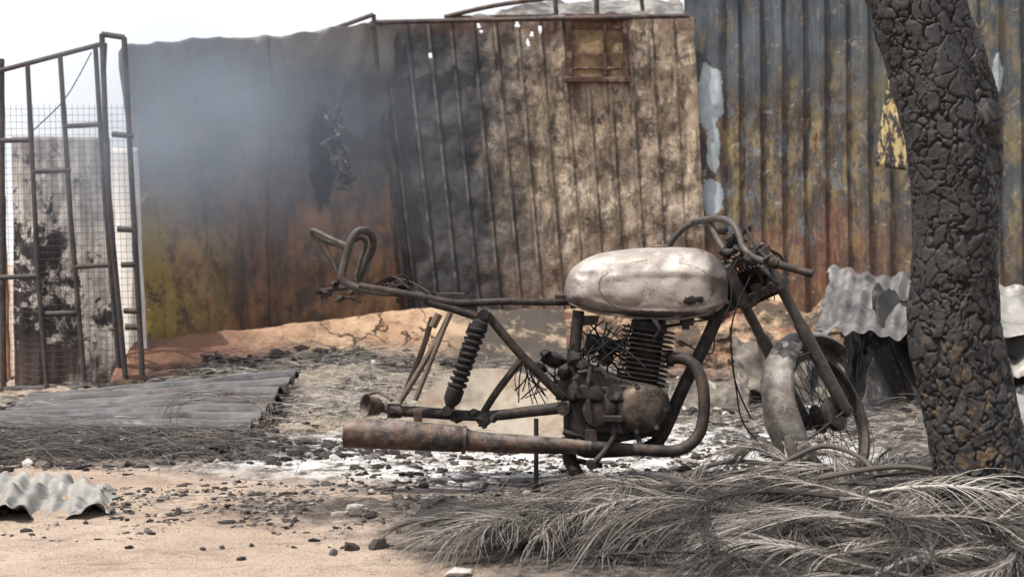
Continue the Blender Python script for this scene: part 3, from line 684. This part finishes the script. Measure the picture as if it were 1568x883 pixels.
b.tube([B(905,560,-.14),B(900,600,-.16),B(906,645,-.17)],.009,8)
b.tube([B(885,570,-.13),B(920,566,-.14),B(930,580,-.15)],.008,8)
b.tube([B(975,665,-.14),B(985,690,-.17)],.009,8)
b.rev(B(905,710,-.21),(0,-1,0),[(-.02,.016),(.02,.016)],14)
b.build('foot_controls',frm,moto)
b=MB()
a=B(821,640,-.10); z=B(821,745,-.12); z.z=.0
b.tube([a,z],.0085,10,smooth=False); b.box(z+Vector((0,0,.008)),(.03,.05,.01))
b.tube([B(868,668,.05),B(872,700,.03),B(884,725,0),B(900,742,-.05)],[.02,.026,.024,.018],12)
b.tube([B(862,660,-.1),B(905,670,-.1)],.011,8)
b.tube([B(865,700,.08),B(920,712,-.06)],.010,8)
b.build('stand',frm,moto)
# front assembly
A=math.radians(50); rk=math.radians(27.6)
ax=Vector((math.sin(rk),0,-math.cos(rk))); f0=Vector((math.cos(rk),0,math.sin(rk)))
fw=f0*math.cos(A)+Vector((0,1,0))*math.sin(A); rt=f0*math.sin(A)-Vector((0,1,0))*math.cos(A)
O=B(1130,403)
def Fp(al,f,l): return O+ax*al+fw*f+rt*l
hub=Fp(.64,.05,0)
silver=burnt('ashen_fork_alloy',(.15,.14,.127),(.09,.072,.06),(.42,.395,.37),.45,.5,.4,.55,16,.6)
b=MB()
for l in(-.085,.085):
    b.tube([Fp(-.02,.045,l),Fp(.34,.045,l)],.019,14,smooth=False)
    b.tube([Fp(.30,.045,l),Fp(.31,.045,l),Fp(.60,.047,l),Fp(.66,.05,l)],[.021,.0245,.023,.018],16,3)
    b.rev(Fp(.0,.045,l),ax,[(-.03,.014),(-.025,.02),(.0,.02)],14)
b.build('fork_legs',grab,moto)
b=MB()
Rm=Matrix((fw,rt,ax)).transposed()
b.box(Fp(0,.02,0),(.08,.23,.022),Rm); b.box(Fp(.13,.02,0),(.09,.23,.03),Rm)
b.box(Fp(.10,.07,.0),(.012,.16,.12),Rm,.08); 
for l in(-.1,.1): b.tube([Fp(.0,.06,l),Fp(.05,.10,l*1.1),Fp(.12,.09,l*1.1)],.006,8)
for k in range(18):
    l=U(-.1,.1); b.tube([Fp(U(-.06,.0),U(0,.06),l),Fp(U(-.03,.05),U(.03,.12),l+U(-.04,.04)),Fp(U(.02,.1),U(.02,.1),l+U(-.05,.05)),Fp(U(.1,.18),U(.0,.06),l)],U(.002,.004),6)
b.rock(Fp(-.07,.04,.0),(.06,.10,.05),Rm,.3);b.rock(Fp(-.09,.02,.05),(.05,.05,.04),Rm,.3);b.rock(Fp(-.05,.05,-.05),(.05,.06,.05),Rm,.3)
b.build('triple_clamp',frm,moto,bevel=.003)
b=MB()
b.tube([B(1022,380,.30),B(1032,364,.29),B(1050,347,.26),B(1073,338,.20),B(1088,343,.13),B(1100,368,.07),B(1112,384,.02),B(1124,384,-.03),B(1128,378,-.05)],.012,12)
b.tube([B(1062,339,.20),B(1085,335,.12),B(1108,335,.0),B(1122,343,-.06),B(1131,358,-.10),B(1138,378,-.14),B(1152,392,-.18),B(1172,400,-.22),B(1192,405,-.25)],.012,12)
b.build('handlebar',grab,moto)
b=MB()
b.tube([B(1190,404,-.25),B(1245,419,-.30)],.014,12,smooth=False); b.rev(B(1178,400,-.24),(B(1192,404,-.25)-B(1178,400,-.24)),[(0,.02),(.03,.02)],14)
b.tube([B(1140,346,-.05),B(1150,362,-.1),B(1160,380,-.15),B(1178,398,-.22)],.006,8)
b.tube([B(1170,412,-.22),B(1188,430,-.24),B(1192,436,-.24)],.007,8)
for (x,y,w,s) in ((1178,396,-.23,.05),(1150,395,-.17,.06),(1185,432,-.22,.035),(1145,350,-.02,.035),(1105,352,0,.045),(1160,378,-.15,.035),(1120,365,-.02,.05),(1168,412,-.15,.05),(1160,440,-.08,.05)):
    b.rock(B(x,y,w),(s,s*.9,s*.8),Matrix.Rotation(U(-.6,.6),3,'Y'),.3)
b.tube([B(1150,405,-.15),B(1165,425,-.14),B(1160,455,-.1),B(1140,470,-.06)],.004,6)
b.tube([B(1180,410,-.2),B(1172,445,-.16),B(1150,470,-.08)],.004,6)
b.build('grip_and_lever',frm,moto)
# wheel
b=MB()
Nw=rt
rim=[(-.021,.222),(-.021,.238),(-.012,.236),(-.007,.224),(.007,.224),(.012,.236),(.021,.238),(.021,.222),(.010,.216),(-.010,.216)]
vs=[];fs=[];S=72
up_=-ax
for k in range(S):
    an=2*math.pi*k/S; dr=fw*math.cos(an)+up_*math.sin(an)
    for o,r in rim: vs.append(hub+dr*r+Nw*o)
n=len(rim)
for k in range(S):
    for j in range(n): fs.append((k*n+j,k*n+(j+1)%n,((k+1)%S)*n+(j+1)%n,((k+1)%S)*n+j))
b.add(vs,fs)
for k in range(36):
    an=2*math.pi*k/36; a2=an+(.55 if k%2 else -.55); s=.03 if k%4<2 else -.03
    b.tube([hub+(fw*math.cos(a2)+up_*math.sin(a2))*.045+Nw*s,hub+(fw*math.cos(an)+up_*math.sin(an))*.218],.0016,5,smooth=False,caps=False)
b.rev(hub,Nw,[(-.06,.02),(-.04,.048),(-.034,.055),(-.028,.04),(.0,.035),(.02,.04),(.025,.062),(.045,.064),(.052,.055),(.058,.02)],28)
b.tube([hub-Nw*.11,hub+Nw*.11],.009,10,smooth=False)
for k in range(5):
    o=U(-.03,.03); rr=.243+.004*k; ph=U(0,6)
    b.tube([hub+(fw*math.cos(a_*.1)+up_*math.sin(a_*.1))*(rr+.004*math.sin(a_*.35+ph))+Nw*(o+.008*math.sin(a_*.5+ph)) for a_ in range(63)]+[hub+fw*rr+Nw*o],.002,5,smooth=False)
b.build('front_wheel',burnt('burnt_wheel',(.035,.032,.03),(.09,.065,.05),(.22,.2,.18),.4,.3,.4,.6,20,.4),moto)
b=MB()
def fe(u,v):
    th=math.radians(lerp(22,196,u)); dr=fw*math.cos(th)+up_*math.sin(th); o=(v-.5)*2
    r=.322-.042*abs(o)**2.6; wd=.072*(1-.25*sm((u-.86)/.14))*(1-.6*sm((.08-u)/.08))
    return hub+dr*(r+.006*fb(u*8,v*3,4))+Nw*(o*wd)
b.grid(fe,70,16); 
b.build('front_mudguard',silver,moto,smooth='full',solid=.003)
b=MB()
for l in(-.066,.066):
    for t in(75,115): 
        th=math.radians(t); b.tube([hub+(fw*math.cos(th)+up_*math.sin(th))*.285+Nw*l,Fp(.64-.24,.05,l*1.2)],.005,6,smooth=False)
    th=math.radians(178); b.tube([hub+(fw*math.cos(th)+up_*math.sin(th))*.285+Nw*l,hub+Nw*l*1.3],.004,6,smooth=False)
b.build('mudguard_stays_front',frm,moto)

# ------------------------------------------------------------ tree
m=M('charred_bark',.65,0,.35)
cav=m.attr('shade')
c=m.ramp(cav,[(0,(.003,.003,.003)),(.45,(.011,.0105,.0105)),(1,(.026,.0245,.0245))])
c=m.mix(m.mr(m.noise(5,6,.75,.4),.50,.64,0,.6),c,(.055,.053,.053))
X,Y,Z=m.xyz()
c=m.mix(m.ma('MULTIPLY',m.mr(m.ma('ADD',Z,m.ma('MULTIPLY',m.noise(4,5),.4)),.95,.6),m.mr(m.noise(20,6,.78,.6),.54,.60,0,.8)),c,(.13,.085,.045))
c=m.mix(m.mr(m.noise(50,5,.7),.58,.7,0,.35),c,(.085,.082,.08))
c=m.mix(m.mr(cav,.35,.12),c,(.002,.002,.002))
bark=m.out(c,m.mr(m.noise(20,4),.3,.7,.4,.8),m.ma('ADD',m.noise(45,5,.65,0,m.vec(1,1,.6)),m.ma('MULTIPLY',m.noise(200,3,.7),.3)),.7,.006)
def trunk(b,tab,seg,rings,sc=1):
    pts=[Vector(t[0]) for t in tab]; rs=[t[1] for t in tab]; n=len(pts)
    o=len(b.v); vs=[];sh=[]
    for j in range(rings+1):
        t=j/rings*(n-1); i=min(int(t),n-2); q=t-i
        g_=lambda a:(.5*((2*a[i])+(a[i+1]-a[max(i-1,0)])*q+(2*a[max(i-1,0)]-5*a[i]+4*a[i+1]-a[min(i+2,n-1)])*q*q+(3*a[i]-a[max(i-1,0)]-3*a[i+1]+a[min(i+2,n-1)])*q**3))
        p=g_(pts); r=g_(rs); dr=(pts[i+1]-pts[i]).normalized()
        N=Vector((0,1,0)); N=(N-dr*N.dot(dr)).normalized(); Bn=dr.cross(N)
        for k in range(seg):
            an=2*math.pi*k/seg; d_=N*math.cos(an)+Bn*math.sin(an); s0=p+d_*r
            wob=Vector((fb(s0.x*14,s0.y*14,s0.z*14,3),fb(s0.y*14,s0.z*14,s0.x*14,3),fb(s0.z*14,s0.x*14,1,3)))
            qv=Vector((s0.x,s0.y,s0.z*.65))*24*sc+wob*.75
            ds=noise.voronoi(qv)[0]; g1=ds[1]-ds[0]; wv=.08+.12*max(0,fb(s0.x*6,s0.y*6,s0.z*6+3,2)+.3); e=sm(g1/wv)
            qv2=Vector((s0.x,s0.y,s0.z))*58*sc+wob*.6; d2=noise.voronoi(qv2)[0]; e2=sm((d2[1]-d2[0])/.09)
            e=1-(1-e)*sm((fb(s0.x*4,s0.y*4,s0.z*3,2)+.75)/.35); e2=1-(1-e2)*sm((fb(s0.x*7,s0.y*7,s0.z*5+9,2)+.25)/.3)
            big=fb(s0.x*5,s0.y*5,s0.z*3,3); sl=fb(qv.x*.6,qv.y*.6,qv.z*.6,2)
            vs.append(s0+d_*(r*.12*big+.009*e+.0025*e2+.006*sl+.0012*fb(s0.x*60,s0.y*60,s0.z*60,2))); sh.append(e*(.4+.6*e2))
    fs=[(j*seg+k,j*seg+(k+1)%seg,(j+1)*seg+(k+1)%seg,(j+1)*seg+k) for j in range(rings) for k in range(seg)]
    b.add(vs,fs); b.sh[o:]=sh
DT=4.25
def tp(px,py,hwpx,dd=0): return (W(px,py,DT+dd),hwpx/FP*DT)
b=MB()
tr_=[tp(1530,905,100),tp(1522,850,80),tp(1515,800,72),tp(1503,710,68),tp(1482,620,65),tp(1464,520,61),tp(1460,430,59),tp(1463,330,60),tp(1456,240,62),tp(1436,160,58),tp(1412,80,55),tp(1388,0,52),tp(1372,-90,48),tp(1372,-220,42),tp(1400,-400,34)]
trunk(b,tr_,230,640)
trunk(b,[tp(1480,330,34,.02),tp(1494,250,38,0),tp(1492,180,36,0),tp(1474,110,34,0),tp(1450,40,32,0),tp(1436,-40,32,.02),tp(1460,-180,30,.1),tp(1520,-330,26,.2)],120,300,.9)
trunk(b,[tp(1492,160,12,-.05),tp(1508,176,18,-.07),tp(1512,200,18,-.05),tp(1505,235,12,-.02)],40,30)
for (x0,y0,x1,y1,dd) in((1390,-300,1150,-520,.6),(1400,-380,1560,-620,-.5),(1510,-320,1800,-520,.5),(1400,-390,1330,-700,.1),(1500,-300,1620,-700,-.4)):
    trunk(b,[tp(x0,y0,24),tp(lerp(x0,x1,.4),lerp(y0,y1,.5),17,dd*.4),tp(x1,y1,9,dd)],20,40)
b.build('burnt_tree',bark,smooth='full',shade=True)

# ------------------------------------------------------------ palm fronds & straw
m=M('dry_frond',.75,0,.3)
c=m.ramp(m.attr('shade'),[(0,(.012,.011,.010)),(.38,(.042,.036,.032)),(.6,(.115,.10,.087)),(.8,(.25,.225,.195)),(1,(.46,.43,.39))])
fro=m.out(c)
def frond(b,p0,ang,L,curv,rise,shade,nl=60,ll=.32,droop=.6,th=.006,w=.0014):
    P=[];x,y=p0[0],p0[1];z0=p0[2]; a=ang; n=24
    for i in range(n+1):
        t=i/n; z=max(gh(x,y)+.012,z0+rise*math.sin(t*math.pi*.8)-t*t*z0*.6); P.append(Vector((x,y,z)))
        x+=math.cos(a)*L/n; y+=math.sin(a)*L/n; a+=curv/n
    b.cur=min(1,shade+.15); b.tube(P,[th*(1-.7*i/n) for i in range(n+1)],6,smooth=False)
    sw=U(.5,1.6); gb=Vector((U(-.45,.45),U(-.45,.45),0))
    for s in(-1,1):
        for k in range(nl):
            if R()<.12: continue
            t=.08+.92*k/nl; q=t*n; i=min(int(q),n-1); p=P[i].lerp(P[i+1],q-i); T_=(P[i+1]-P[i]).normalized()
            side=Vector((-T_.y,T_.x,0))*s; l=ll*(1-.55*abs(t-.4))*U(.6,1.3)
            dirv=(T_*U(.8,1.2)*sw*1.2+side*U(.3,.8)+Vector((0,0,U(-.1,.4)))).normalized()
            Q=[];c_=p.copy(); dv=dirv.copy(); m_=7; bend=gb+Vector((U(-.25,.25),U(-.25,.25),0))
            for j in range(m_+1):
                Q.append(c_.copy()); c_=c_+dv*l/m_; dv=(dv+Vector((0,0,-droop*.25))+bend*.3+T_*.06).normalized()
                gz=gh(c_.x,c_.y)+.004
                if c_.z<gz: c_.z=gz+.002*R(); dv.z=max(dv.z,0)
            b.cur=max(0,min(1,shade+random.gauss(0,.17))); b.ribbon(Q,w*U(.6,1.5),Vector((U(-.5,.5),U(-.8,0),1)))
def pileh(x,y):
    return .13*math.exp(-((x-1.05)/.6)**2-((y-4.35)/.45)**2)+.04*math.exp(-((x-.35)/.35)**2-((y-4.2)/.3)**2)
b=MB()
for k in range(120):
    L_=U(.35,.9); cx_=U(.2,1.75); cy_=U(3.5,4.9) if cx_>.6 else U(3.7,4.45)
    ang=random.choice([0,math.pi])+random.gauss(0,.5)
    x=cx_-math.cos(ang)*L_*.5; y=cy_-math.sin(ang)*L_*.5
    if x<.05: x=.05+R()*.1
    if math.cos(ang)<0 and x-L_<.0: L_=max(.3,x-.02)
    frond(b,(x,y,pileh(x,y)*U(.4,1.15)+.01),ang,L_,U(-2.8,2.8),U(.0,.08),min(.84,max(.08,random.gauss(.45,.23))),66,U(.18,.36),U(.4,.9))
for k in range(12): frond(b,(U(-.02,.35),U(3.95,4.35),.05),math.radians(U(190,290)),U(.3,.5),U(-.8,.8),.05,U(.3,.72),55,.2,.5)
for k in range(9): frond(b,(U(.9,1.5),U(3.85,4.1),.08),math.radians(U(150,380)),U(.5,.8),U(-1.5,1.5),.05,U(.15,.72),60,.28,.5)
for k in range(8): frond(b,(U(.95,1.35),U(4.7,5.0),.08),math.radians(U(0,360)),U(.3,.5),U(-1.5,1.5),.06,U(.2,.7),50,.22,.5)
for k in range(6): frond(b,(.90+U(-.02,.02),4.62+U(-.02,.02),.14),math.radians(U(0,360)),U(.2,.35),U(-1,1),.08,U(.45,.7),40,.17,1.0,.006)
b.cur=.55; b.tube([(.90,4.62,.02),(.92,4.62,.13),(.905,4.62,.20),(.89,4.62,.235)],[.02,.022,.018,.006],10)
for pts in ([(.35,4.0,.05),(.6,3.85,.06),(.95,3.83,.05),(1.25,3.9,.07)],[(.5,4.6,.08),(.7,4.75,.13),(.9,4.72,.12),(1.05,4.55,.08)],[(.9,4.2,.16),(1.2,4.3,.18),(1.5,4.2,.12)],[(.8,4.5,.13),(1.0,4.62,.2),(1.12,4.55,.17),(1.15,4.4,.1)]):
    b.cur=U(.5,.7); b.tube(pts,[.008]*len(pts),8)
b.build('palm_frond_pile',fro,smooth=False,shade=True)
def strands(b,n,cx,cy,rx,ry,l0,l1,sh0,sh1,hz=.06,w=.0014):
    for _ in range(n):
        x=random.gauss(cx,rx*.5);y=random.gauss(cy,ry*.5);a=random.gauss(0,.7)+random.choice([0,math.pi]);l=U(l0,l1);cv=U(-2.5,2.5);z=gh(x,y)+R()*hz;Q=[];v=U(-.1,.25)
        for j in range(9):
            Q.append(Vector((x,y,max(z,gh(x,y)+.003)))); x+=math.cos(a)*l/8;y+=math.sin(a)*l/8;z+=v*l/8;v-=.08;a+=cv/8
        b.cur=U(sh0,sh1); b.ribbon(Q,w*U(.6,1.5),Vector((U(-.4,.4),-.6,1)))
b=MB()
strands(b,2200,-1.9,5.95,1.2,.35,.12,.4,.0,.7,.08)
strands(b,2600,-1.0,7.8,1.2,1.1,.1,.4,.4,1,.10)
strands(b,900,.1,8.5,1.6,.7,.1,.4,.2,.9,.12)
strands(b,900,-1.2,9.1,1.4,.4,.1,.3,.0,.6,.10)
strands(b,900,-.3,4.7,1.3,.4,.03,.15,.1,.9,.01,.001)
strands(b,1200,1.7,6.8,1.2,1.2,.1,.4,.1,.8,.08)
strands(b,900,.6,5.0,.8,.4,.05,.25,.1,.9,.03,.001)
b.build('straw_heap',fro,smooth=False,shade=True)
b=MB()
b.tube([W(640,742,5.2)*1,W(700,800,4.4),W(745,770,4.6),W(805,700,4.95)],.0025,6)
cw=W(345,650,6.4)
for k in range(7):
    r=U(.13,.24); ph=U(0,6); b.tube([cw+Vector((math.cos(a_*.4)*r*(1+.1*k*.3)+U(-.01,.01),math.sin(a_*.4)*r*.4-.15,.06+math.sin(a_*.4)*r*.45+.02*math.sin(a_+ph))) for a_ in range(17)],.0018,5)
b.build('loose_wire',frm2,smooth=True)
b=MB(); c0=W(682,812,4.3); c0.z=.045
b.rev(c0,Vector((.1,-.1,1)),[(-.045,.07),(-.02,.078),(.0,.072),(.02,.076),(.035,.06),(.03,.035),(.0,.03)],28)
for i,v in enumerate(b.v): b.v[i]=v+Vector((fb(v.x*20,v.y*20,v.z*20),fb(v.y*20,v.z*20,1),fb(v.z*20,v.x*20,4)))*.02
b.build('charred_rubber_ring',rub,smooth=True)
m=M('cyan_plastic',.5); 
b=MB(); patch(b,W(612,712,5.9),W(645,708,5.9),W(640,692,6.0),W(615,690,6.0),14,10,0,0,.03,3,5); b.build('plastic_scrap',m.out(m.mix(m.mr(m.noise(20),.4,.6),(.10,.42,.50),(.3,.5,.52))),smooth='full')

# ------------------------------------------------------------ smoke
bpy.ops.mesh.primitive_cube_add(size=1,location=(-1.75,9.0,1.6)); sb=bpy.context.object; sb.name='smoke_haze'; sb.scale=(3.9,1.5,2.5)
sm_=bpy.data.materials.new('smoke'); sm_.use_nodes=True; nt=sm_.node_tree; nt.nodes.clear()
o=nt.nodes.new('ShaderNodeOutputMaterial'); v=nt.nodes.new('ShaderNodeVolumePrincipled'); nt.links.new(v.outputs[0],o.inputs['Volume'])
v.inputs['Color'].default_value=(.74,.85,1,1); v.inputs['Anisotropy'].default_value=.1
tc=nt.nodes.new('ShaderNodeTexCoord'); 
def sphere(off,scl,k):
    mp_=nt.nodes.new('ShaderNodeMapping'); mp_.inputs['Location'].default_value=off; mp_.inputs['Scale'].default_value=scl; nt.links.new(tc.outputs['Object'],mp_.inputs[0])
    ln=nt.nodes.new('ShaderNodeVectorMath'); ln.operation='LENGTH'; nt.links.new(mp_.outputs[0],ln.inputs[0])
    mr=nt.nodes.new('ShaderNodeMapRange'); mr.interpolation_type='SMOOTHSTEP'; nt.links.new(ln.outputs['Value'],mr.inputs[0]); mr.inputs[1].default_value=.5; mr.inputs[2].default_value=0; mr.inputs[3].default_value=0; mr.inputs[4].default_value=k
    return mr.outputs[0]
ad_=nt.nodes.new('ShaderNodeMath'); ad_.operation='ADD'; nt.links.new(sphere((0,0,0),(1,1,1),.40),ad_.inputs[0]); nt.links.new(sphere((.22,0,-.05),(1.6,1,1.25),1.0),ad_.inputs[1])
nz=nt.nodes.new('ShaderNodeTexNoise'); nz.inputs['Scale'].default_value=3.0; nz.inputs['Detail'].default_value=2; nt.links.new(tc.outputs['Object'],nz.inputs['Vector'])
m2=nt.nodes.new('ShaderNodeMapRange'); nt.links.new(nz.outputs['Fac'],m2.inputs[0]); m2.inputs[1].default_value=.35; m2.inputs[2].default_value=.68; m2.inputs[3].default_value=.15; m2.inputs[4].default_value=1
mu=nt.nodes.new('ShaderNodeMath'); mu.operation='MULTIPLY'; nt.links.new(ad_.outputs[0],mu.inputs[0]); nt.links.new(m2.outputs[0],mu.inputs[1])
m3=nt.nodes.new('ShaderNodeMath'); m3.operation='MULTIPLY'; nt.links.new(mu.outputs[0],m3.inputs[0]); m3.inputs[1].default_value=1.6; nt.links.new(m3.outputs[0],v.inputs['Density'])
sb.data.materials.append(sm_)
try: sm_.cycles.volume_step_rate=6.0
except Exception as e: print(e)

# ------------------------------------------------------------ light, world, camera
sd=Vector((-.36,-.26,.88)).normalized()
L=bpy.data.lights.new('sun','SUN'); L.energy=5.0; L.angle=math.radians(.6); L.color=(1,.96,.90)
lo_=bpy.data.objects.new('sun',L); bpy.context.collection.objects.link(lo_); lo_.rotation_euler=sd.to_track_quat('Z','Y').to_euler()
wd=bpy.data.worlds.new('World'); bpy.context.scene.world=wd; wd.use_nodes=True
nt=wd.node_tree; bg=nt.nodes['Background']; sk=nt.nodes.new('ShaderNodeTexSky'); sk.sky_type='NISHITA'; sk.sun_disc=False
sk.sun_elevation=math.asin(sd.z); sk.sun_rotation=math.atan2(sd.x,sd.y); sk.dust_density=5; sk.air_density=1.0; sk.ozone_density=1.0
g_=nt.nodes.new('ShaderNodeTexCoord'); sp=nt.nodes.new('ShaderNodeSeparateXYZ'); nt.links.new(g_.outputs['Generated'],sp.inputs[0])
mz=nt.nodes.new('ShaderNodeMapRange'); nt.links.new(sp.outputs[2],mz.inputs[0]); mz.inputs[1].default_value=.15; mz.inputs[2].default_value=.65; mz.inputs[3].default_value=.97; mz.inputs[4].default_value=.15
mx=nt.nodes.new('ShaderNodeMix'); mx.data_type='RGBA'; nt.links.new(mz.outputs[0],mx.inputs[0]); nt.links.new(sk.outputs[0],mx.inputs[6]); mx.inputs[7].default_value=(7.4,7.55,7.7,1)
nt.links.new(mx.outputs[2],bg.inputs[0]); bg.inputs[1].default_value=.15
cam=bpy.data.cameras.new('camera'); co=bpy.data.objects.new('camera',cam); bpy.context.collection.objects.link(co)
co.location=(0,0,H); co.rotation_euler=(math.radians(90),0,0); cam.lens=50; cam.sensor_width=36; cam.shift_y=-41/1568; cam.clip_end=2000
cam.dof.use_dof=True; cam.dof.focus_distance=5.0; cam.dof.aperture_fstop=4.5
sc=bpy.context.scene; sc.camera=co
sc.view_settings.view_transform='Standard'; sc.view_settings.look='None'; sc.view_settings.exposure=0
